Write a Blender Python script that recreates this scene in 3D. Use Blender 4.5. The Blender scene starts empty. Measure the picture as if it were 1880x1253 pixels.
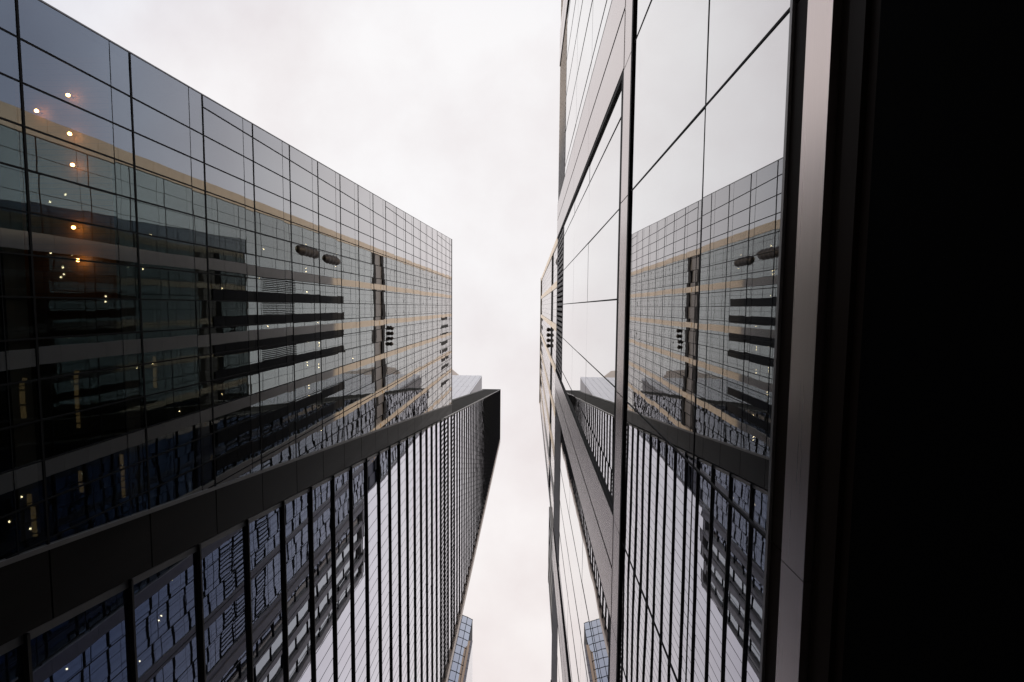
import bpy, math, random
from mathutils import Matrix, Vector

# ------------------------------------------------------------------ camera, sky, sun, exposure
scene = bpy.context.scene
col = scene.collection
EYE = 1.6                                   # eye height above the pavement
FPX, IMW, IMH = 900.0, 1880.0, 1253.0       # focal length in pixels of the photograph
zen = Vector((973 - IMW / 2, 564.3 - IMH / 2, FPX))          # where the zenith falls in the picture
street = Vector((829 - IMW / 2, 13030.0, FPX))               # where the street direction falls
ez = zen.normalized()
ey = (street - ez * street.dot(ez)).normalized()
ex = ey.cross(ez)
right, down, fwd = (Vector((ex[i], ey[i], ez[i])) for i in range(3))

cam_data = bpy.data.cameras.new("camera")
cam_data.sensor_width = 36.0
cam_data.lens = FPX / IMW * 36.0
cam_data.clip_start = 0.05
cam_data.clip_end = 5000.0
cam = bpy.data.objects.new("camera", cam_data)
col.objects.link(cam)
m = Matrix((right, -down, -fwd)).transposed().to_4x4()
m.translation = Vector((0, 0, EYE))
cam.matrix_world = m
scene.camera = cam

world = bpy.data.worlds.new("World")
scene.world = world
world.use_nodes = True
SUN_ELEV, SUN_AZ = math.radians(21.0), math.atan2(-0.97, -0.25)   # azimuth measured from +Y towards +X
def build_world():
    nt = world.node_tree
    N, L = nt.nodes, nt.links
    for n in list(N):
        N.remove(n)
    out = N.new('ShaderNodeOutputWorld')
    bg = N.new('ShaderNodeBackground')
    bg.inputs['Strength'].default_value = 0.1
    sky = N.new('ShaderNodeTexSky')
    sky.sky_type = 'NISHITA'
    sky.sun_disc = False
    sky.sun_elevation = SUN_ELEV
    sky.sun_rotation = SUN_AZ
    sky.dust_density = 2.0
    tc = N.new('ShaderNodeTexCoord')
    nrm = N.new('ShaderNodeVectorMath'); nrm.operation = 'NORMALIZE'
    L.new(tc.outputs['Generated'], nrm.inputs[0])
    sep = N.new('ShaderNodeSeparateXYZ')
    L.new(nrm.outputs[0], sep.inputs[0])
    # cloud deck: bright overhead, thinner and bluer lower down
    low = N.new('ShaderNodeMapRange'); low.interpolation_type = 'SMOOTHSTEP'
    low.inputs['From Min'].default_value = 0.45
    low.inputs['From Max'].default_value = 0.80
    az = N.new('ShaderNodeVectorMath'); az.operation = 'DOT_PRODUCT'
    az.inputs[1].default_value = (-0.14, 0.12, 0.95)
    L.new(nrm.outputs[0], az.inputs[0])
    L.new(az.outputs['Value'], low.inputs['Value'])
    ramp = N.new('ShaderNodeMix'); ramp.data_type = 'RGBA'
    ramp.inputs['A'].default_value = (5.7, 6.4, 8.0, 1)
    ramp.inputs['B'].default_value = (9.95, 9.75, 9.75, 1)
    L.new(low.outputs['Result'], ramp.inputs['Factor'])
    # warm side of the sky down the street
    warm = N.new('ShaderNodeMapRange')
    warm.inputs['From Min'].default_value = 0.0
    warm.inputs['From Max'].default_value = 0.7
    L.new(sep.outputs['Y'], warm.inputs['Value'])
    wmix = N.new('ShaderNodeMix'); wmix.data_type = 'RGBA'
    wmix.inputs['B'].default_value = (10.2, 9.6, 9.35, 1)
    L.new(warm.outputs['Result'], wmix.inputs['Factor'])
    L.new(ramp.outputs['Result'], wmix.inputs['A'])
    # soft cloud mottling on a flat deck
    div = N.new('ShaderNodeMath'); div.operation = 'MAXIMUM'; div.inputs[1].default_value = 0.15
    L.new(sep.outputs['Z'], div.inputs[0])
    sc = N.new('ShaderNodeMath'); sc.operation = 'DIVIDE'; sc.inputs[0].default_value = 1.0
    L.new(div.outputs[0], sc.inputs[1])
    pl = N.new('ShaderNodeVectorMath'); pl.operation = 'SCALE'
    L.new(nrm.outputs[0], pl.inputs[0]); L.new(sc.outputs[0], pl.inputs['Scale'])
    no = N.new('ShaderNodeTexNoise')
    no.inputs['Scale'].default_value = 2.1; no.inputs['Detail'].default_value = 6.0
    no.inputs['Roughness'].default_value = 0.55
    L.new(pl.outputs[0], no.inputs['Vector'])
    nr = N.new('ShaderNodeMapRange')
    nr.inputs['From Min'].default_value = 0.36; nr.inputs['From Max'].default_value = 0.62
    L.new(no.outputs['Fac'], nr.inputs['Value'])
    cmix = N.new('ShaderNodeMix'); cmix.data_type = 'RGBA'
    cmix.inputs['A'].default_value = (0.90, 0.865, 0.87, 1)
    cmix.inputs['B'].default_value = (1.03, 1.03, 1.035, 1)
    L.new(nr.outputs['Result'], cmix.inputs['Factor'])
    mul = N.new('ShaderNodeMix'); mul.data_type = 'RGBA'; mul.blend_type = 'MULTIPLY'
    mul.inputs['Factor'].default_value = 1.0
    L.new(wmix.outputs['Result'], mul.inputs['A']); L.new(cmix.outputs['Result'], mul.inputs['B'])
    fin = N.new('ShaderNodeMix'); fin.data_type = 'RGBA'
    fin.inputs['Factor'].default_value = 0.93
    L.new(sky.outputs['Color'], fin.inputs['A']); L.new(mul.outputs['Result'], fin.inputs['B'])
    L.new(fin.outputs['Result'], bg.inputs['Color'])
    L.new(bg.outputs[0], out.inputs['Surface'])
build_world()

sun_data = bpy.data.lights.new("sun", 'SUN')
sun_data.energy = 2.3
sun_data.angle = math.radians(6.0)
sun_data.color = (1.0, 0.79, 0.53)
sun = bpy.data.objects.new("sun", sun_data)
col.objects.link(sun)
to_sun = Vector((math.sin(SUN_AZ) * math.cos(SUN_ELEV), math.cos(SUN_AZ) * math.cos(SUN_ELEV), math.sin(SUN_ELEV)))
sun.rotation_euler = to_sun.to_track_quat('Z', 'Y').to_euler()
sun.location = to_sun * 600

vs = scene.view_settings
vs.view_transform = 'Standard'
vs.look = 'None'
vs.exposure = 0.0
vs.gamma = 1.0
vs.use_curve_mapping = False
cy = scene.cycles
cy.max_bounces = 14
cy.glossy_bounces = 9
cy.transparent_max_bounces = 24
cy.use_denoising = True

# ------------------------------------------------------------------ materials
MATS = {}
def nodes_of(name):
    mt = bpy.data.materials.new(name)
    mt.use_nodes = True
    nt = mt.node_tree
    for n in list(nt.nodes):
        nt.nodes.remove(n)
    out = nt.nodes.new('ShaderNodeOutputMaterial')
    MATS[name] = mt
    return mt, nt.nodes, nt.links, out

def glass(name, r0, rg, body, through=None, wave=0.0006, wscale=0.45, rough=0.0, power=2.1):
    """coated architectural glass: Schlick reflection over a dark or see-through body"""
    mt, N, L, out = nodes_of(name)
    pos = N.new('ShaderNodeNewGeometry')
    noi = N.new('ShaderNodeTexNoise')
    noi.inputs['Scale'].default_value = wscale
    noi.inputs['Detail'].default_value = 1.5
    L.new(pos.outputs['Position'], noi.inputs['Vector'])
    bump = N.new('ShaderNodeBump')
    bump.inputs['Strength'].default_value = 1.0
    bump.inputs['Distance'].default_value = wave / wscale
    L.new(noi.outputs['Fac'], bump.inputs['Height'])
    lw = N.new('ShaderNodeLayerWeight'); lw.inputs['Blend'].default_value = 0.5
    p5 = N.new('ShaderNodeMath'); p5.operation = 'POWER'; p5.inputs[1].default_value = power
    L.new(lw.outputs['Facing'], p5.inputs[0])
    fr = N.new('ShaderNodeMix'); fr.data_type = 'RGBA'
    fr.inputs['A'].default_value = (*r0, 1)
    fr.inputs['B'].default_value = (*rg, 1)
    L.new(p5.outputs[0], fr.inputs['Factor'])
    gl = N.new('ShaderNodeBsdfGlossy')
    gl.inputs['Roughness'].default_value = rough
    L.new(fr.outputs['Result'], gl.inputs['Color'])
    L.new(bump.outputs['Normal'], gl.inputs['Normal'])
    inv = N.new('ShaderNodeMix'); inv.data_type = 'RGBA'
    inv.inputs['A'].default_value = (*(through or body), 1)
    inv.inputs['B'].default_value = (0, 0, 0, 1)
    L.new(p5.outputs[0], inv.inputs['Factor'])
    b = N.new('ShaderNodeBsdfTransparent' if through else 'ShaderNodeBsdfDiffuse')
    L.new(inv.outputs['Result'], b.inputs['Color'])
    add = N.new('ShaderNodeAddShader')
    L.new(gl.outputs[0], add.inputs[0]); L.new(b.outputs[0], add.inputs[1])
    L.new(add.outputs[0], out.inputs['Surface'])
    return mt

def surf(name, base, rough=0.6, metal=0.0, spec=0.5, var=0.12, vscale=(1, 1, 1), bump=0.0, grain=3.0, rvar=0.1):
    """painted metal, stone or concrete with soft mottling, optional streaks and grime"""
    mt, N, L, out = nodes_of(name)
    b = N.new('ShaderNodeBsdfPrincipled')
    b.inputs['Roughness'].default_value = rough
    b.inputs['Metallic'].default_value = metal
    b.inputs['Specular IOR Level'].default_value = spec
    pos = N.new('ShaderNodeNewGeometry')
    mp = N.new('ShaderNodeMapping')
    mp.inputs['Scale'].default_value = vscale
    L.new(pos.outputs['Position'], mp.inputs['Vector'])
    no = N.new('ShaderNodeTexNoise')
    no.inputs['Scale'].default_value = grain
    no.inputs['Detail'].default_value = 5.0
    L.new(mp.outputs[0], no.inputs['Vector'])
    mix = N.new('ShaderNodeMix'); mix.data_type = 'RGBA'
    mix.inputs['A'].default_value = (*[c * (1 - var) for c in base], 1)
    mix.inputs['B'].default_value = (*[min(1, c * (1 + var)) for c in base], 1)
    L.new(no.outputs['Fac'], mix.inputs['Factor'])
    last = mix.outputs['Result']
    L.new(last, b.inputs['Base Color'])
    rr = N.new('ShaderNodeMapRange')
    rr.inputs['To Min'].default_value = max(0.02, rough - rvar)
    rr.inputs['To Max'].default_value = min(1, rough + rvar)
    L.new(no.outputs['Fac'], rr.inputs['Value'])
    L.new(rr.outputs['Result'], b.inputs['Roughness'])
    if bump:
        bp = N.new('ShaderNodeBump'); bp.inputs['Distance'].default_value = bump
        L.new(no.outputs['Fac'], bp.inputs['Height'])
        L.new(bp.outputs['Normal'], b.inputs['Normal'])
    L.new(b.outputs[0], out.inputs['Surface'])
    return mt

def lamp(name, color, strength):
    mt, N, L, out = nodes_of(name)
    e = N.new('ShaderNodeEmission')
    e.inputs['Color'].default_value = (*color, 1)
    e.inputs['Strength'].default_value = strength
    L.new(e.outputs[0], out.inputs['Surface'])
    return mt

G_A = glass('blue_grey_glass', (0.085, 0.112, 0.135), (1.0, 0.96, 0.95), None, (0.42, 0.41, 0.37), 0.0011, 0.5, 0.0, 1.7)
G_C = glass('silver_glass', (0.06, 0.10, 0.25), (1, 0.99, 1), (0.008, 0.010, 0.014), None, 0.0011, 0.4, 0.0, 1.6)
G_B = glass('mirror_glass', (0.50, 0.51, 0.53), (1, 0.99, 0.98), (0.01, 0.011, 0.012), None, 0.0009, 0.45)
G_T = glass('tower_glass', (0.29, 0.36, 0.34), (1.0, 0.96, 0.95), None, (0.22, 0.24, 0.23), 0.0009, 0.4)
G_F = glass('far_glass', (0.33, 0.36, 0.43), (1, 1, 1), (0.05, 0.06, 0.08), None, 0.003, 0.3)
M_MUL = surf('black_mullion', (0.011, 0.011, 0.012), 0.55, 0.0, 0.06)
M_BRZ = surf('dark_bronze', (0.010, 0.0085, 0.0075), 0.40, 0.0, 0.10, 0.5, (1, 1, 0.12), 0.0, 1.5)
M_FRM = surf('brown_frame', (0.015, 0.0095, 0.0065), 0.55, 0.0, 0.04, 0.2, (1, 0.2, 1), 0, 6)
M_TAU = surf('taupe_cladding', (0.50, 0.425, 0.41), 0.2, 1.0, 0.5, 0.06, (1, 0.8, 0.06), 0.0, 2.0, 0.015)
M_LED = surf('brushed_steel', (0.63, 0.55, 0.52), 0.29, 1.0, 0.5, 0.06, (1, 0.12, 12), 0.0, 9, 0.05)
M_BLK = surf('black_base', (0.002, 0.002, 0.002), 0.9, 0.0, 0.02, 0.1)
M_FIN = surf('black_fin', (0.016, 0.014, 0.014), 0.5, 0.0, 0.25)
M_SOF = surf('dark_soffit', (0.045, 0.038, 0.036), 0.5, 0.5, 0.4)
M_TRM = surf('grey_trim', (0.21, 0.20, 0.195), 0.4, 0.6, 0.5)
M_BEI = surf('beige_stone', (0.62, 0.545, 0.45), 0.36, 0.0, 0.4, 0.10, (1, 1, 1), 0, 1.2)
M_EDG = surf('tan_metal', (0.58, 0.46, 0.36), 0.45, 0.1, 0.5)
M_LOU = surf('louvre_grey', (0.34, 0.31, 0.30), 0.45, 0.3, 0.5)
M_DRK = surf('black_louvre', (0.012, 0.012, 0.013), 0.6, 0.0, 0.12)
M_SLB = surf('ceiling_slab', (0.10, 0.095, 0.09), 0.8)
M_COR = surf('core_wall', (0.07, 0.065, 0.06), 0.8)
M_WOD = surf('timber_lining', (0.30, 0.17, 0.08), 0.6, 0, 0.3, 0.25, (1, 10, 1))
M_WHT = surf('pale_panel', (0.86, 0.86, 0.89), 0.30, 0.0, 0.5, 0.05)
M_DRM = surf('drum_black', (0.035, 0.027, 0.022), 0.5, 0.4, 0.5)
M_WAL = surf('black_cladding', (0.013, 0.012, 0.010), 0.7, 0.0, 0.05, 0.3, (1, 1, 0.2), 0, 0.6)
M_RIB = surf('rib_grey', (0.07, 0.068, 0.06), 0.6, 0.0, 0.2)
M_PAV = surf('paving', (0.22, 0.21, 0.20), 0.8, 0, 0.4, 0.15, (1, 1, 1), 0.002, 5)
M_ASP = surf('asphalt', (0.05, 0.05, 0.052), 0.85, 0, 0.4, 0.2, (1, 1, 1), 0.002, 20)
L_ORG = lamp('lamp_orange', (1.0, 0.50, 0.15), 42.0)
L_WRM = lamp('lamp_warm', (1.0, 0.74, 0.40), 30.0)
L_COV = lamp('lamp_cove', (1.0, 0.60, 0.24), 0.5)

# ------------------------------------------------------------------ mesh helpers (h is height above the eye)
class MB:
    def __init__(self):
        self.v, self.f = [], []
    def poly(self, pts):
        n = len(self.v)
        self.v += [tuple(p) for p in pts]
        self.f.append(tuple(range(n, n + len(pts))))
        return self
    def box(self, x0, x1, y0, y1, h0, h1):
        x0, x1 = sorted((x0, x1)); y0, y1 = sorted((y0, y1)); h0, h1 = sorted((h0, h1))
        n = len(self.v)
        self.v += [(x0, y0, h0), (x1, y0, h0), (x1, y1, h0), (x0, y1, h0),
                   (x0, y0, h1), (x1, y0, h1), (x1, y1, h1), (x0, y1, h1)]
        self.f += [tuple(n + i for i in q) for q in
                   ((3, 2, 1, 0), (4, 5, 6, 7), (0, 1, 5, 4), (1, 2, 6, 5), (2, 3, 7, 6), (3, 0, 4, 7))]
        return self
    def prism_x(self, x0, x1, yh):
        """outline given in (y, h), extruded along x"""
        n, k = len(self.v), len(yh)
        self.v += [(x0, y, h) for y, h in yh] + [(x1, y, h) for y, h in yh]
        self.f.append(tuple(range(n, n + k)))
        self.f.append(tuple(range(n + 2 * k - 1, n + k - 1, -1)))
        for i in range(k):
            j = (i + 1) % k
            self.f.append((n + j, n + i, n + k + i, n + k + j))
        return self
    def prism_z(self, h0, h1, xy):
        n, k = len(self.v), len(xy)
        self.v += [(x, y, h0) for x, y in xy] + [(x, y, h1) for x, y in xy]
        self.f.append(tuple(range(n + k - 1, n - 1, -1)))
        self.f.append(tuple(range(n + k, n + 2 * k)))
        for i in range(k):
            j = (i + 1) % k
            self.f.append((n + i, n + j, n + k + j, n + k + i))
        return self
    def build(self, name, mat, root, smooth=False):
        if not self.v:
            return None
        me = bpy.data.meshes.new(name)
        o0 = root['_base'] if root is not None else (0, 0, 0)
        me.from_pydata([(x - o0[0], y - o0[1], h + EYE - o0[2]) for x, y, h in self.v], [], self.f)
        me.materials.append(mat)
        if smooth:
            for p in me.polygons:
                p.use_smooth = True
        me.update()
        ob = bpy.data.objects.new(name, me)
        col.objects.link(ob)
        if root is not None:
            ob.parent = root['_obj']
        return ob

def thing(name, label, cat, loc, group=None):
    o = bpy.data.objects.new(name, None)
    o.empty_display_size = 1.0
    o.location = loc
    col.objects.link(o)
    o['label'] = label
    o['category'] = cat
    if group:
        o['group'] = group
    return {'_obj': o, '_base': loc}

def sub(parent_ob, root):
    return {'_obj': parent_ob, '_base': root['_base']}

def clip(pts, a, b, c):
    """keep the part of a (y, h) polygon where a*y + b*h + c >= 0"""
    out = []
    for i, p in enumerate(pts):
        q = pts[(i + 1) % len(pts)]
        dp, dq = a * p[0] + b * p[1] + c, a * q[0] + b * q[1] + c
        if dp >= 0:
            out.append(p)
        if (dp >= 0) != (dq >= 0):
            t = dp / (dp - dq)
            out.append((p[0] + t * (q[0] - p[0]), p[1] + t * (q[1] - p[1])))
    return out

def tilted(x, pts, rnd, s):
    """a pane set a hair out of true, as real panes are"""
    cyy = sum(p[0] for p in pts) / len(pts); ch = sum(p[1] for p in pts) / len(pts)
    a, b = rnd.gauss(0, s), rnd.gauss(0, s)
    return [(x + a * (y - cyy) + b * (h - ch), y, h) for y, h in pts]

def seen_area(pts3):
    pr = [(FPX * x / h, FPX * y / h) for x, y, h in pts3]
    if any(abs(px) > 1000 or abs(py) > 800 for px, py in pr):
        pr = [(max(-1000, min(1000, px)), max(-700, min(700, py))) for px, py in pr]
    return abs(sum(pr[i][0] * pr[(i + 1) % len(pr)][1] - pr[(i + 1) % len(pr)][0] * pr[i][1] for i in range(len(pr)))) / 2

def build_panes(root, panes, name, mat, limit=100):
    """the panes that show largest become parts, the rest one part of stuff"""
    panes = sorted(panes, key=lambda p: -p[0])
    for _, polys in panes[:limit]:
        mb = MB()
        for q in polys:
            mb.poly(q)
        mb.build(name, mat, root)
    rest = MB()
    for _, polys in panes[limit:]:
        for q in polys:
            rest.poly(q)
    ob = rest.build(name, mat, root)
    if ob:
        ob['kind'] = 'stuff'

FLOOR = 4.33

# ------------------------------------------------------------------ ground
def build_ground():
    mb = MB(); mb.box(-1500, 1500, -1500, 1500, -EYE - 0.5, -EYE - 0.15)
    g = mb.build('ground', M_ASP, None); g['kind'] = 'structure'
    mb = MB(); mb.box(-1.6, 1.0, -60, 120, -EYE - 0.15, -EYE)
    p = mb.build('pavement', M_PAV, None); p['kind'] = 'structure'
    mb = MB(); mb.box(-16.0, -12.6, -60, 120, -EYE - 0.15, -EYE)
    p = mb.build('pavement', M_PAV, None); p['kind'] = 'structure'
build_ground()

# ------------------------------------------------------------------ glass office block on the left with flared sides
XA, HA = -16.0, 99.9
def ya_top(h): return -9.06 - 0.0447 * h
def ya_bot(h): return 5.87 + 0.1423 * h
def ya_end(h): return 8.56 + 0.1360 * h
def build_block():
    rnd = random.Random(7)
    root = thing('office_block', 'blue grey glass block with leaning edges and black window grid, upper left',
                 'office building', (XA, 4.0, 0.0))
    lines_h = [15.3 + FLOOR * k for k in range(-4, 20)]
    lines_y = [XA * -1 * (-0.682 + 0.0838 * k) for k in range(-3, 30)]
    lo = -EYE
    panes = []
    yb = [-60] + lines_y + [60]
    for i, h in enumerate([lo] + lines_h):
        nxt = (lines_h + [HA])[i]
        if nxt <= h + 0.2:
            continue
        for j in range(len(yb) - 1):
            y0, y1 = yb[j], yb[j + 1]
            polys, area = [], 0
            spl = nxt - 0.95 if nxt - 0.95 > h + 0.5 else None
            for (a, b) in (((h, spl), (spl, nxt)) if spl else ((h, nxt),)):
                q = [(y0, a), (y1, a), (y1, b), (y0, b)]
                q = clip(q, 1, 0.0447, 9.06)
                q = clip(q, -1, 0.1423, 5.87)
                if len(q) < 3:
                    continue
                q3 = tilted(XA, q, rnd, 0.0011)
                polys.append(q3)
                area += seen_area([(x, y, max(hh, 3)) for x, y, hh in q3])
            if polys:
                panes.append((area, polys))
    build_panes(root, panes, 'window_pane', G_A)
    for y in lines_y:
        h0 = lo
        if y > 5.87: h0 = max(lo, (y - 5.87) / 0.1423)
        if y < -9.06:                          # short mullions start at a transom, once clear of the leaning edge
            h0 = max(lo, (-8.61 - y) / 0.0447)
            h0 = min([t for t in lines_h if t >= h0] or [HA])
        if h0 < HA - 1:
            MB().box(XA - 0.06, XA + 0.020, y - 0.030, y + 0.030, h0 + 0.02, HA).build('mullion', M_MUL, root)
    for h in lines_h:
        MB().box(XA - 0.065, XA + 0.024, ya_top(h), ya_bot(h), h - 0.036, h + 0.036).build('transom', M_MUL, root)
        MB().box(XA - 0.055, XA + 0.006, ya_top(h - 0.95), ya_bot(h - 0.95), h - 0.965, h - 0.935).build('spandrel_joint', M_MUL, root)
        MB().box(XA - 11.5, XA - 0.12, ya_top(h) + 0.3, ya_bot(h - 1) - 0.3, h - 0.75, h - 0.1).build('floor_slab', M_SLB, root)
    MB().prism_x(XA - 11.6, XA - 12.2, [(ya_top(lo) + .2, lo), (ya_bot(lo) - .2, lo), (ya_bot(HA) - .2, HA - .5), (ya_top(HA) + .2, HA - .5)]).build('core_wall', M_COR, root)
    # slim trims along the two leaning edges and the roof edge
    MB().prism_x(XA - 0.1, XA + 0.03, [(ya_top(lo) - 0.05, lo), (ya_top(lo), lo), (ya_top(HA), HA), (ya_top(HA) - 0.05, HA)]).build('edge_trim', M_TRM, root)
    MB().prism_x(XA - 0.1, XA + 0.10, [(ya_bot(lo), lo), (ya_bot(lo) + 0.16, lo), (ya_bot(HA) + 0.16, HA), (ya_bot(HA), HA)]).build('edge_trim', M_TRM, root)
    MB().box(XA - 0.5, XA + 0.06, ya_top(HA) - 0.1, ya_bot(HA) + 0.16, HA, HA + 0.35).build('roof_edge', M_TRM, root)
    # bronze end cladding that leans with the edge, in panels with open joints
    mb = MB(); bk = MB()
    step = FLOOR
    k = 0
    h = 15.3 - 4 * FLOOR
    while h < HA - 0.1:
        a, b = max(h, lo) + 0.03, min(h + step, HA + 0.35) - 0.03
        if b > a:
            mb.prism_x(XA - 0.3, XA + 0.02, [(ya_bot(a) + 0.18, a), (ya_end(a), a), (ya_end(b), b), (ya_bot(b) + 0.18, b)])
        h += step
    mb.build('end_cladding', M_BRZ, root)
    bk.prism_x(XA - 13, XA - 0.32, [(ya_bot(lo) + 0.18, lo), (ya_end(lo) - .05, lo), (ya_end(HA) - .05, HA), (ya_bot(HA) + 0.18, HA)])
    bk.build('end_wall', M_FRM, root)
    MB().prism_x(XA - 13, XA - 0.12, [(ya_top(lo) - 0.1, lo), (ya_top(lo) + 0.15, lo), (ya_top(HA) + 0.15, HA), (ya_top(HA) - 0.1, HA)]).build('side_wall', M_BRZ, root)
    MB().box(XA - 13, XA - 0.5, ya_top(HA), ya_bot(HA), HA - 0.4, HA + 0.1).build('roof', M_SLB, root)
    # warm downlights on the ceiling of one lower floor, in front of a timber lining
    ceil = 19.65 - 0.76
    for u, v in ((-0.9478, -0.4241), (-1.0166, -0.3932), (-0.9487, -0.3472), (-0.9463, -0.2848), (-0.9511, -0.1573), (-0.9454, -0.0899)):
        x, y, r = u * (ceil - 0.27), v * (ceil - 0.27), 0.065
        mb = MB(); S = 12
        for k in range(7):
            a = -math.pi / 2 + math.pi * k / 6
            mb.v += [(x + max(0.002, r * math.cos(a)) * math.cos(2 * math.pi * t / S), y + max(0.002, r * math.cos(a)) * math.sin(2 * math.pi * t / S), ceil - 0.27 + r * math.sin(a)) for t in range(S)]
        for k in range(6):
            for t in range(S):
                mb.f.append((k * S + t, k * S + (t + 1) % S, (k + 1) * S + (t + 1) % S, (k + 1) * S + t))
        g = mb.build('ceiling_light', L_ORG, root, True)
        MB().box(x - 0.01, x + 0.01, y - 0.01, y + 0.01, ceil - 0.20, ceil - 0.012).build('stem', M_MUL, sub(g, root))
    mb = MB(); y = -9.4
    while y < -0.2:
        mb.box(XA - 5.5, XA - 0.3, y, y + 0.20, ceil - 0.012, ceil + 0.005); y += 0.215
    mb.build('timber_ceiling', M_WOD, root)
    MB().box(XA - 5.6, XA - 5.5, -9.4, -0.2, 15.32, ceil - 0.02).build('timber_lining', M_WOD, root)
build_block()

# ------------------------------------------------------------------ tall finned tower behind it
XC, HC, YCF = -17.1, 284.0, 78.0
def yc(h): return 9.1 + 0.1385 * h
def build_tower_finned():
    rnd = random.Random(11)
    root = thing('finned_tower', 'tall mirror glass tower ringed by black horizontal fins, lower left beyond the glass block',
                 'skyscraper', (XC, 45.0, 0.0))
    fins = [19.66 + FLOOR * k for k in range(-4, 62)]
    lo = -EYE
    ys = [YCF - 1.42 * k for k in range(60)]
    for i, h in enumerate(fins):
        nxt = fins[i + 1] if i + 1 < len(fins) else HC
        a, b = h + 0.05, nxt - 0.05
        if a < lo: a = lo
        if i in (21, 22, 24):                     # plant floors behind upright slats
            mb = MB(); y = yc(a) + 0.5
            while y < YCF - 0.3:
                mb.box(XC + 0.012, XC + 0.04, y, y + 0.30, a, b); y += 0.95
            mb.build('louvre_bank', M_DRK, root)
        gl, mu = MB(), MB()
        for j in range(len(ys) - 1):
            q = [(ys[j + 1], a), (ys[j], a), (ys[j], b), (ys[j + 1], b)]
            q = clip(q, 1, -0.1385, -9.1 - 0.32)
            if len(q) < 3:
                continue
            gl.poly(tilted(XC, q, rnd, 0.0021))
            if j:
                y = ys[j]
                if y > yc(b) + 0.4:
                    mu.box(XC - 0.04, XC + 0.015, y - 0.016, y + 0.016, a, b)
        g = gl.build('window_band', G_C, root)
        if g:
            mu.build('mullion', M_MUL, sub(g, root))
        # the fin projects over the window band below
        MB().box(XC - 0.3, XC + 0.195, yc(h) + 0.0, YCF + 0.02, h - 0.06, h + 0.045).build('sun_fin', M_FIN, root)
        MB().prism_x(XC - 0.3, XC + 0.06, [(yc(a), a), (yc(a) + 0.32, a), (yc(b) + 0.32, b), (yc(b), b)]).build('edge_trim', M_TRM, root)
    # far corner trim
    mb = MB(); h = lo
    while h < HC:
        mb.box(XC - 1.0, XC + 0.42, YCF + 0.04, YCF + 1.9, h, min(h + 8.62, HC + 1)); h += 8.66
    mb.build('corner_trim', M_EDG, root)
    # leaning side wall, its pale coping and the back of the building
    XB = -27.5
    MB().prism_x(XC - 0.32, XB + 2.2, [(yc(lo) + 0.02, lo), (YCF, lo), (YCF, HC), (yc(HC) + 0.02, HC)]).build('side_wall', M_WAL, root)
    MB().prism_x(XB + 2.2, XB + 0.9, [(yc(lo) - 0.12, lo), (YCF, lo), (YCF, HC + .2), (yc(HC) - 0.12, HC + .2)]).build('side_rib', M_RIB, root)
    MB().prism_x(XB + 0.9, XB, [(yc(lo) + 0.3, lo), (YCF, lo), (YCF, HC), (yc(HC) + 0.3, HC)]).build('side_edge', M_FRM, root)
    MB().box(XB, XC + 0.36, yc(HC) - 0.05, YCF + 1.9, HC + 0.25, HC + 1.6).build('roof_cap', M_BRZ, root)
build_tower_finned()

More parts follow.
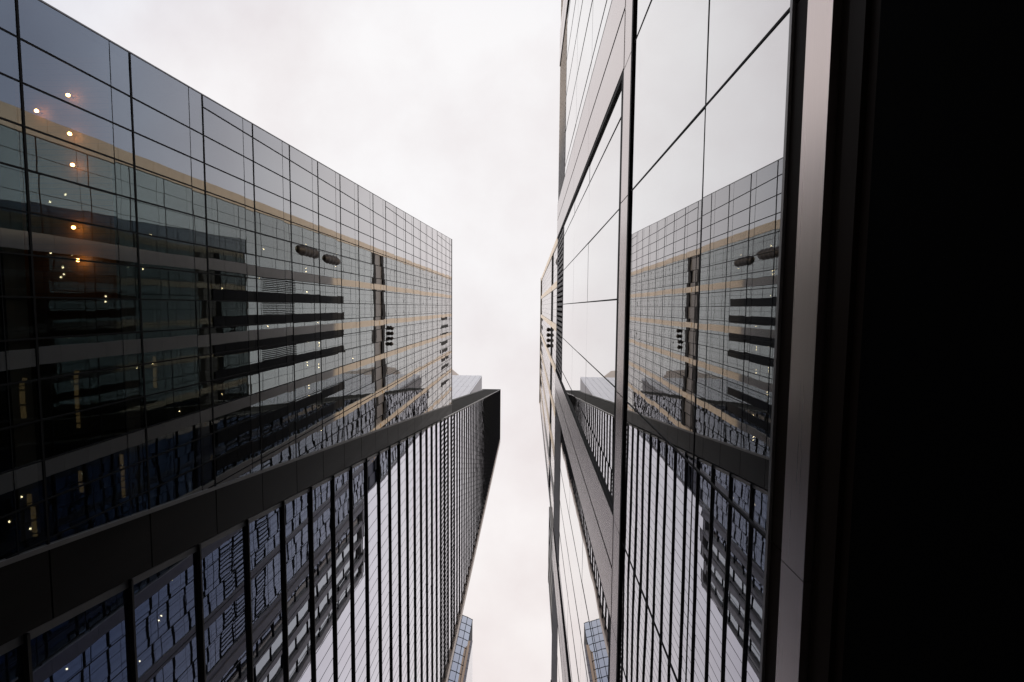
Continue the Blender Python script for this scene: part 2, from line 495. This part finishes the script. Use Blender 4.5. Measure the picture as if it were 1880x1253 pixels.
# ------------------------------------------------------------------ glazed podium at the photographer's shoulder
XB1 = 1.0
PER, BC = 6.3, -0.10                       # bay rhythm along the street
def build_podium():
    rnd = random.Random(3)
    root = thing('glass_podium', 'mirror glazed podium with taupe metal cladding bands, close on the right of the street',
                 'podium building', (XB1 + 2.0, 0.0, 0.0))
    bays = range(-3, 4)
    panes = []
    def pane(x, y0, y1, h0, h1, s):
        q = tilted(x, [(y0, h0), (y1, h0), (y1, h1), (y0, h1)], rnd, s)
        panes.append((seen_area(q), [q]))
    low = []
    for b in bays:
        o = BC + PER * b
        low += [o - 2.50 - 0.0, o - 1.065, o + 1.055, o + 2.56]
    low.sort()
    for i in range(len(low) - 1):
        for h0, h1 in ((2.02, 2.944), (2.956, 5.05)):
            pane(XB1, low[i] + 0.006, low[i + 1] - 0.006, h0, h1, 0.0006)
    MB().box(XB1 + 0.03, XB1 + 0.08, low[0], low[-1], 2.01, 5.07).build('glazing_backing', M_BLK, root)
    for y in low:
        MB().box(XB1 - 0.005, XB1 + 0.03, y - 0.006, y + 0.006, 2.02, 5.05).build('mullion', M_MUL, root)
    MB().box(XB1 - 0.003, XB1 + 0.03, low[0], low[-1], 2.944, 2.956).build('transom', M_MUL, root)
    # head and band above the lower glass
    MB().box(XB1 - 0.02, XB1 + 0.2, low[0], low[-1], 5.055, 5.115).build('head_frame', M_MUL, root)
    mb = MB()
    for i in range(len(low) - 1):
        mb.box(XB1, XB1 + 0.2, low[i] + 0.006, low[i + 1] - 0.006, 5.12, 5.60)
    mb.build('cladding_band', M_TAU, root)
    for b in bays:
        o = BC + PER * b
        y0, y1 = o - 2.525, o + 2.525
        # dark reveal round the bay
        mb = MB()
        mb.box(XB1, XB1 + 0.35, y0, y1, 5.605, 5.72)
        mb.box(XB1 + 0.002, XB1 + 0.35, y0, y0 + 0.06, 5.72, 18.8)
        mb.box(XB1 + 0.002, XB1 + 0.35, y1 - 0.05, y1, 5.72, 18.8)
        mb.build('bay_frame', M_MUL, root)
        xg = XB1 + 0.03
        cuts = [y0 + 0.06] + [o + d for d in (-2.10, -1.05, 0.0, 1.05, 2.10)] + [y1 - 0.05]
        rows = [(5.72, 8.89), (8.91, 11.80), (11.82, 15.5)]
        for r0, r1 in rows:
            for j in range(len(cuts) - 1):
                pane(xg, cuts[j] + 0.01, cuts[j + 1] - 0.01, r0, r1, 0.0009)
        MB().box(xg + 0.03, xg + 0.12, y0 + 0.1, y1 - 0.06, 5.72, 15.5).build('glazing_backing', M_BLK, root)
        mb = MB()
        for c in cuts[1:-1]:
            mb.box(xg - 0.005, xg + 0.03, c - 0.0065, c + 0.0065, 5.72, 15.5)
        mb.build('bay_mullion', M_MUL, root)
        # slatted plant screen crowning the bay
        mb = MB(); y = y0 + 0.12
        while y < y1 - 0.15:
            mb.box(xg - 0.004, xg + 0.012, y, y + 0.092, 15.58, 18.75); y += 0.168
        mb.box(xg - 0.008, xg + 0.06, y0 + 0.065, y1 - 0.055, 15.5, 15.58)
        mb.box(xg - 0.008, xg + 0.06, y0 + 0.065, y1 - 0.055, 18.75, 18.9)
        mb.build('plant_louvre', M_LOU, root)
        MB().box(xg + 0.025, xg + 0.1, y0 + 0.065, y1 - 0.055, 15.58, 18.75).build('louvre_backing', M_BLK, root)
        # metal clad pier to the next bay, two leaves with joints
        mb = MB()
        e = y1 + PER - 5.05
        mid = (y1 + e) / 2
        for (p, q) in ((y1 + 0.004, mid - 0.02), (mid + 0.02, e - 0.004)):
            for (r, s) in ((5.606, 8.895), (8.905, 11.805), (11.815, 15.5), (15.51, 18.9)):
                mb.box(XB1 - 0.004, XB1 + 0.3, p, q, r, s)
        mb.build('pier_cladding', M_TAU, root)
        MB().box(XB1 + 0.05, XB1 + 0.31, mid - 0.02, mid + 0.02, 5.61, 18.85).build('pier_joint', M_MUL, root)
    build_panes(root, panes, 'window_pane', G_B, 100)
    ya, yb = low[0], low[-1]
    # sill, brown frame, brushed steel ledge and dark mouldings under the glass
    MB().box(XB1 - 0.008, XB1 + 0.1, ya, yb, 2.0, 2.018).build('sill', M_TRM, root)
    mb, st = MB(), MB()
    for i in range(len(low) - 1):
        if i % 2 == 0 and False:
            continue
        mb.box(XB1 + 0.004, XB1 + 0.1, low[i] + 0.003, low[i + 1] - 0.003, 1.85, 1.998)
    mb.build('lower_frame', M_FRM, root)
    edges = [low[0]] + [y for i, y in enumerate(low) if i % 2 == 0 and i] + [low[-1]]
    for i in range(len(edges) - 1):
        st.box(XB1 - 0.03, XB1 + 0.02, edges[i] + 0.002, edges[i + 1] - 0.002, 1.696, 1.848)
    st.build('steel_ledge', M_LED, root)
    mb = MB()
    mb.box(XB1 + 0.0, XB1 + 0.1, ya, yb, 1.64, 1.72)
    mb.box(XB1 - 0.012, XB1 + 0.1, ya, yb, 1.56, 1.637)
    mb.box(XB1 + 0.004, XB1 + 0.1, ya, yb, 1.515, 1.557)
    mb.build('base_moulding', M_FRM, root)
    mb = MB(); mb.box(XB1, XB1 + 0.3, ya, yb, -EYE, 1.512)
    mb.build('base_wall', M_BLK, root)
    MB().box(XB1 + 0.45, XB1 + 4.2, ya, yb, -EYE, 18.6).build('podium_body', M_BLK, root)
build_podium()

# ------------------------------------------------------------------ stone banded tower set back above the podium
XT, HT, YT0, YT1 = 5.4, 240.0, -14.0, 47.0
def build_tower_stone():
    rnd = random.Random(5)
    root = thing('stone_tower', 'glass tower banded with beige stone piers, rising behind the right hand podium',
                 'skyscraper', (XT + 8, 16.0, 0.0))
    fl = [19.3 + FLOOR * k for k in range(-4, 51)]
    fl = [h for h in fl if h < 236]
    piers = [-4.6 + 8.7 * k for k in range(7)]
    lo = -EYE
    bays = []
    left = YT0 + 1.4
    for p in piers:
        if p > YT1: break
        bays.append((left, p - 0.66)); left = p + 0.66
    bays.append((left, YT1 - 0.8))
    SL0, SL1 = 116.5, 125.0                 # recessed plant slot
    panes = []
    for (y0, y1) in bays:
        n = max(1, round((y1 - y0) / 1.48))
        w = (y1 - y0) / n
        fr = MB()
        for j in range(1, n):
            fr.box(XT - 0.006, XT + 0.08, y0 + j * w - 0.022, y0 + j * w + 0.022, lo, SL0)
            fr.box(XT - 0.006, XT + 0.08, y0 + j * w - 0.022, y0 + j * w + 0.022, SL1, 238)
        fr.build('window_mullion', M_MUL, root)
        for i in range(len(fl) - 1):
            a, b = fl[i], fl[i + 1]
            if a < lo: continue
            if a < SL1 and b > SL0:
                if a < SL0 - 0.3: b = SL0
                elif b > SL1 + 0.3: a = SL1
                else: continue
            polys = []
            for j in range(n):
                for (c, d) in ((a + 0.03, b - 1.0), (b - 0.96, b - 0.03)):
                    if d > c:
                        polys.append(tilted(XT, [(y0 + j * w, c), (y0 + (j + 1) * w, c), (y0 + (j + 1) * w, d), (y0 + j * w, d)], rnd, 0.0010))
            vis = sum(seen_area(q) for q in polys) if a > 18.2 * XT else 0
            panes.append((vis, polys))
    build_panes(root, panes, 'window', G_T, 100)
    for h in fl:
        if h > 5 and not (SL0 < h < SL1):
            MB().box(XT - 0.008, XT + 0.09, YT0 + 1.35, YT1 - 0.75, h - 0.05, h + 0.05).build('transom', M_MUL, root)
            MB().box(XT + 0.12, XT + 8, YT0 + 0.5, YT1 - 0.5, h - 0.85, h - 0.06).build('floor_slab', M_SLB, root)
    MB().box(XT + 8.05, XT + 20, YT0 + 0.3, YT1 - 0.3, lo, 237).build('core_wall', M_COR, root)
    # stone piers, cut by the slot
    def pier(y0, y1, h0, h1, mat=M_BEI, x=-0.16):
        mb = MB(); h = h0
        while h < h1 - 0.01:
            e = min(h + FLOOR / 2, h1)
            mb.box(XT + x, XT + 0.25, y0, y1, h + 0.012, e - 0.012); h = e
        mb.box(XT + x + 0.03, XT + 0.24, y0 + 0.02, y1 - 0.02, h0, h1)
        return mb.build('stone_pier', mat, root)
    for p in piers:
        if p < YT1 - 2:
            pier(p - 0.66, p + 0.66, lo, 236)
    pier(YT0, YT0 + 1.4, lo, 238)
    pier(YT1 - 0.8, YT1, lo, 238)
    MB().box(XT - 0.36, XT + 0.3, YT0, YT1, 238.0, 240).build('parapet', M_BEI, root)
    MB().box(XT + 0.3, XT + 20, YT0 + 0.2, YT1 - 0.2, 237.2, 239).build('roof', M_SLB, root)
    MB().box(XT + 0.24, XT + 19.9, YT0 + 0.05, YT0 + 0.3, lo, 237).build('side_wall', M_BEI, root)
    for (y0, y1) in bays:
        mb = MB()
        mb.box(XT + 0.5, XT + 0.6, y0, y1, SL0, SL1)
        mb.build('recess_wall', M_DRK, root)
        MB().box(XT - 0.04, XT + 0.5, y0, y1, SL0 - 0.4, SL0 + 1.4).build('recess_beam', M_DRK, root)
        MB().box(XT - 0.04, XT + 0.5, y0, y1, SL1 - 1.7, SL1 + 0.2).build('recess_beam', M_DRK, root)
        MB().box(XT + 0.25, XT + 0.48, y0, y1, SL0 + 1.4, SL1 - 1.7).build('recess_panel', M_TRM, root)
    for p in piers[:-1]:
        MB().box(XT - 0.20, XT - 0.17, p - 0.5, p + 0.5, 120.7, 121.0).build('wall_lamp', L_COV, root)
    # dark plant zone: black bars, pale blinds and slatted panels low on the tower
    Z0, Z1 = 56.6, 96.0
    for y in (-4.6, -1.1, 2.1, 5.5, 8.7, 16.2, 19.4):
        mb = MB()
        h = Z0
        while h < Z1 - 0.1:
            mb.box(XT - 0.12, XT - 0.03, y - 0.72, y + 0.72, h + 0.02, h + 2.1); h += 2.14
        mb.build('black_pilaster', M_DRK, root)
    for (y0, y1) in ((-3.9, -1.85), (-0.35, 1.35), (6.25, 8.0)):
        mb = MB(); y = y0
        while y < y1 - 0.1:
            mb.box(XT - 0.10, XT - 0.03, y, y + 0.13, 67.4, 77.0); y += 0.26
        mb.build('slatted_panel', M_DRK, root)
    # crown bars at the far top end
    for k in range(9):
        y = 5.2 + 3.55 * k
        MB().box(XT - 0.07, XT - 0.02, y - 0.7, y + 0.7, 205.5, 223).build('crown_bar', M_DRK, root)
    # office lights left on
    lr = random.Random(21)
    spots = []
    for k in range(90):
        h = lr.choice([f for f in fl if 28 < f < 110]); y = lr.uniform(-11, 44)
        if 7 < h < 118 and lr.random() < (1.0 if h < 60 else 0.55):
            spots.append((h, y))
    for h, y in spots[:60]:
        mb = MB()
        for d in (0, 0.55)[:lr.choice((1, 2))]:
            xx = XT + lr.uniform(0.9, 3.0)
            mb.box(xx, xx + 0.13, y + d, y + d + 0.13, h - 0.90, h - 0.86)
        mb.build('ceiling_light', L_WRM, root)
    for k in range(9):                       # a lit column of offices near the plant zone
        for q, h in enumerate((fl[19], fl[20])):
            mb = MB(); y = -10.4 + 4.05 * k + 0.9 * q
            for d in (0, 0.5):
                mb.box(XT + 0.9, XT + 1.04, y + d, y + d + 0.14, h - 0.90, h - 0.86)
            if (k + q) % 4 != 3:
                mb.build('ceiling_light', L_WRM, root)
    for h in [f for f in fl if 33 < f < 52]:
        for y0 in (5.4, 14.2, 23.0):
            if lr.random() < 0.75:
                    mb = MB(); y = y0 + lr.uniform(0, 0.6); e = y0 + lr.uniform(2.2, 5.2)
                    while y < e:
                        mb.box(XT + 1.0, XT + 1.30, y, min(y + 0.95, e), h - 0.95, h - 0.86); y += 1.1
                    mb.build('cove_light', L_COV, root)
build_tower_stone()

def build_wing():
    rnd = random.Random(9)
    root = thing('tower_wing', 'lower glazed wing with slanting pale bands, at the foot of the stone banded tower',
                 'office wing', (XT + 8, 57.0, 0.0))
    y0, y1, H = 47.05, 65.0, 112.0
    fl = [19.3 + FLOOR * k for k in range(-4, 23)]
    panes = []
    for i in range(len(fl) - 1):
        if fl[i] < 0: continue
        polys = []
        n = 12; w = (y1 - y0 - 1.4) / n
        for j in range(n):
            polys.append(tilted(XT + 0.1, [(y0 + .7 + j * w, fl[i] + .05), (y0 + .7 + (j + 1) * w, fl[i] + .05), (y0 + .7 + (j + 1) * w, min(fl[i + 1] - .05, H)), (y0 + .7 + j * w, min(fl[i + 1] - .05, H))], rnd, 0.001))
        panes.append((1, polys))
    build_panes(root, panes, 'window_band', G_T, 60)
    for k in range(5):
        y = y0 + 0.7 + k * (y1 - y0 - 1.4) / 4
        MB().box(XT - 0.35, XT + 0.2, y - 0.65, y + 0.65, -EYE, H).build('stone_pier', M_BEI, root)
    for h in fl:
        if h > 2:
            MB().box(XT - 0.05, XT + 0.2, y0, y1, h - 0.07, h + 0.07).build('transom', M_MUL, root)
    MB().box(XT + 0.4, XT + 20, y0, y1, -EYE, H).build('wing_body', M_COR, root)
    MB().box(XT - 0.4, XT + 20, y0, y1 + 0.1, H + 0.02, H + 1.2).build('parapet', M_BEI, root)
build_wing()

# black drums fixed on the tower front
def drum(name, label, group, x, y, h0, h1, r, ribs):
    root = thing(name, label, 'drum', (x, y, h0 + EYE), group)
    prof = []
    n = ribs * 4 if ribs > 1 else 12
    for k in range(n + 1):
        t = k / n
        rr = r * (0.93 + 0.07 * math.cos(t * ribs * 2 * math.pi))
        if ribs == 1:
            prof.append((max(0.02, r * math.sqrt(max(0, 1 - (2 * t - 1) ** 2))), h0 + (h1 - h0) * t))
            continue
        e = min(t, 1 - t)
        if e < 0.2:
            rr *= math.sqrt(1 - ((0.2 - e) / 0.2) ** 2 * 0.55)
        prof.append((rr, h0 + (h1 - h0) * t))
    mb = MB(); S = 20
    for rr, h in prof:
        mb.v += [(x + rr * math.cos(2 * math.pi * s / S), y + rr * math.sin(2 * math.pi * s / S), h) for s in range(S)]
    for k in range(len(prof) - 1):
        for s in range(S):
            mb.f.append((k * S + s, k * S + (s + 1) % S, (k + 1) * S + (s + 1) % S, (k + 1) * S + s))
    mb.f.append(tuple(range(S - 1, -1, -1)))
    mb.f.append(tuple(len(prof) * S - S + s for s in range(S)))
    mb.build('drum_shell', M_DRM, root, True)
    MB().box(x + r * 0.3, XT + 0.05, y - 0.12, y + 0.12, (h0 + h1) / 2 - 0.15, (h0 + h1) / 2 + 0.15).build('wall_bracket', M_DRK, root)
drum('ribbed_drum', 'lower of two long ribbed black drums mirrored in the left glass block', 'long ribbed drums on the tower', XT + 0.35, -9.0, 78.4, 86.0, 1.0, 5)
drum('ribbed_drum', 'upper of two long ribbed black drums mirrored in the left glass block', 'long ribbed drums on the tower', XT + 0.35, -8.6, 88.4, 95.4, 1.0, 5)
for k, w in enumerate(('first', 'second', 'third', 'fourth')):
    drum('round_drum', f'{w} from the top of four round black drums in a row beside the tower slot', 'round black drums in a row',
         XT - 0.45, 5.9 + 1.42 * k, 129.2, 130.3, 0.55, 1)

# ------------------------------------------------------------------ far buildings seen past the towers
def build_far_pale():
    root = thing('pale_tower', 'pale tower top with beige roof slope, peeping between the two left buildings',
                 'skyscraper', (-52, 60, 0))
    X0, X1, Y0, Y1, H = -95.0, -33.0, 48.1, 80.0, 340.0
    mb = MB()
    x = X0
    while x < X1 - 0.1:
        h = -EYE
        while h < H:
            mb.box(x + 0.08, min(x + 3.4, X1) - 0.08, Y0, Y0 + 0.4, h + 0.1, min(h + 17.2, H)); h += 17.3
        x += 3.4
    mb.build('wall_panels', M_WHT, root)
    MB().box(X0, X1 - 0.1, Y0 + 0.15, Y1, -EYE, H - 0.2).build('tower_body', M_LOU, root)
    mb = MB()
    n = [( -48.4, 340.02), (-61.0, 380.0), (-80, 392), (-94, 340.02)]
    k = len(n)
    mb.v = [(x, 48.6, h) for x, h in n] + [(x, 66.0, h) for x, h in n]
    mb.f = [tuple(range(k - 1, -1, -1)), tuple(range(k, 2 * k))] + [((i + 1) % k, i, k + i, k + (i + 1) % k)[::-1] for i in range(k)]
    mb.build('roof_slope', M_EDG, root)
build_far_pale()

def build_far_curved():
    rnd = random.Random(13)
    root = thing('curved_tower', 'blue gridded far tower with curved roof edge and beige side, bottom centre',
                 'skyscraper', (-32, 158, 0))
    H = 230.0
    arc = []
    for t in range(9):
        s = t / 8
        x = -46 + s * (46 - 26.5)
        arc.append((x, 150.6 + 2.9 * max(0, (s - 0.55) / 0.45) ** 1.7))
    fl = [H - 5.2 * k for k in range(45)]
    panes = []
    for i in range(len(fl) - 1):
        polys = []
        for j in range(8):
            (xa, y_a), (xb, y_b) = arc[j], arc[j + 1]
            d = rnd.gauss(0, 0.012)
            polys.append([(xa, y_a - d, fl[i + 1] + .12), (xb, y_b + d, fl[i + 1] + .12), (xb, y_b + d, fl[i] - .12), (xa, y_a - d, fl[i] - .12)])
        panes.append((fl[i], polys))
    build_panes(root, panes, 'window_band', G_F, 60)
    grid = MB()
    for h in fl:
        for j in range(8):
            (xa, y_a), (xb, y_b) = arc[j], arc[j + 1]
            grid.prism_z(h - 0.09, h + 0.09, [(xa, y_a - 0.12), (xb, y_b - 0.12), (xb, y_b + 0.2), (xa, y_a + 0.2)])
    for x, y in arc:
        grid.box(x - 0.09, x + 0.09, y - 0.15, y + 0.2, fl[-1], H + 0.3)
    grid.build('window_grid', M_MUL, root)
    MB().prism_z(-EYE, H - 0.3, [(x + 0.02, y + 0.3) for x, y in arc] + [(-26.6, 175), (-46, 175)]).build('tower_body', M_COR, root)
    MB().box(-26.4, -25.4, 151.4, 172, -EYE, 211.9).build('side_pier', M_EDG, root)
    gl = MB()
    for k in range(48):
        gl.box(-25.38, -24.3, 151.2, 172, 211.8 - 4.3 * (k + 1) + 0.25, 211.8 - 4.3 * k)
    gl.build('side_window_band', G_F, root)
build_far_curved()
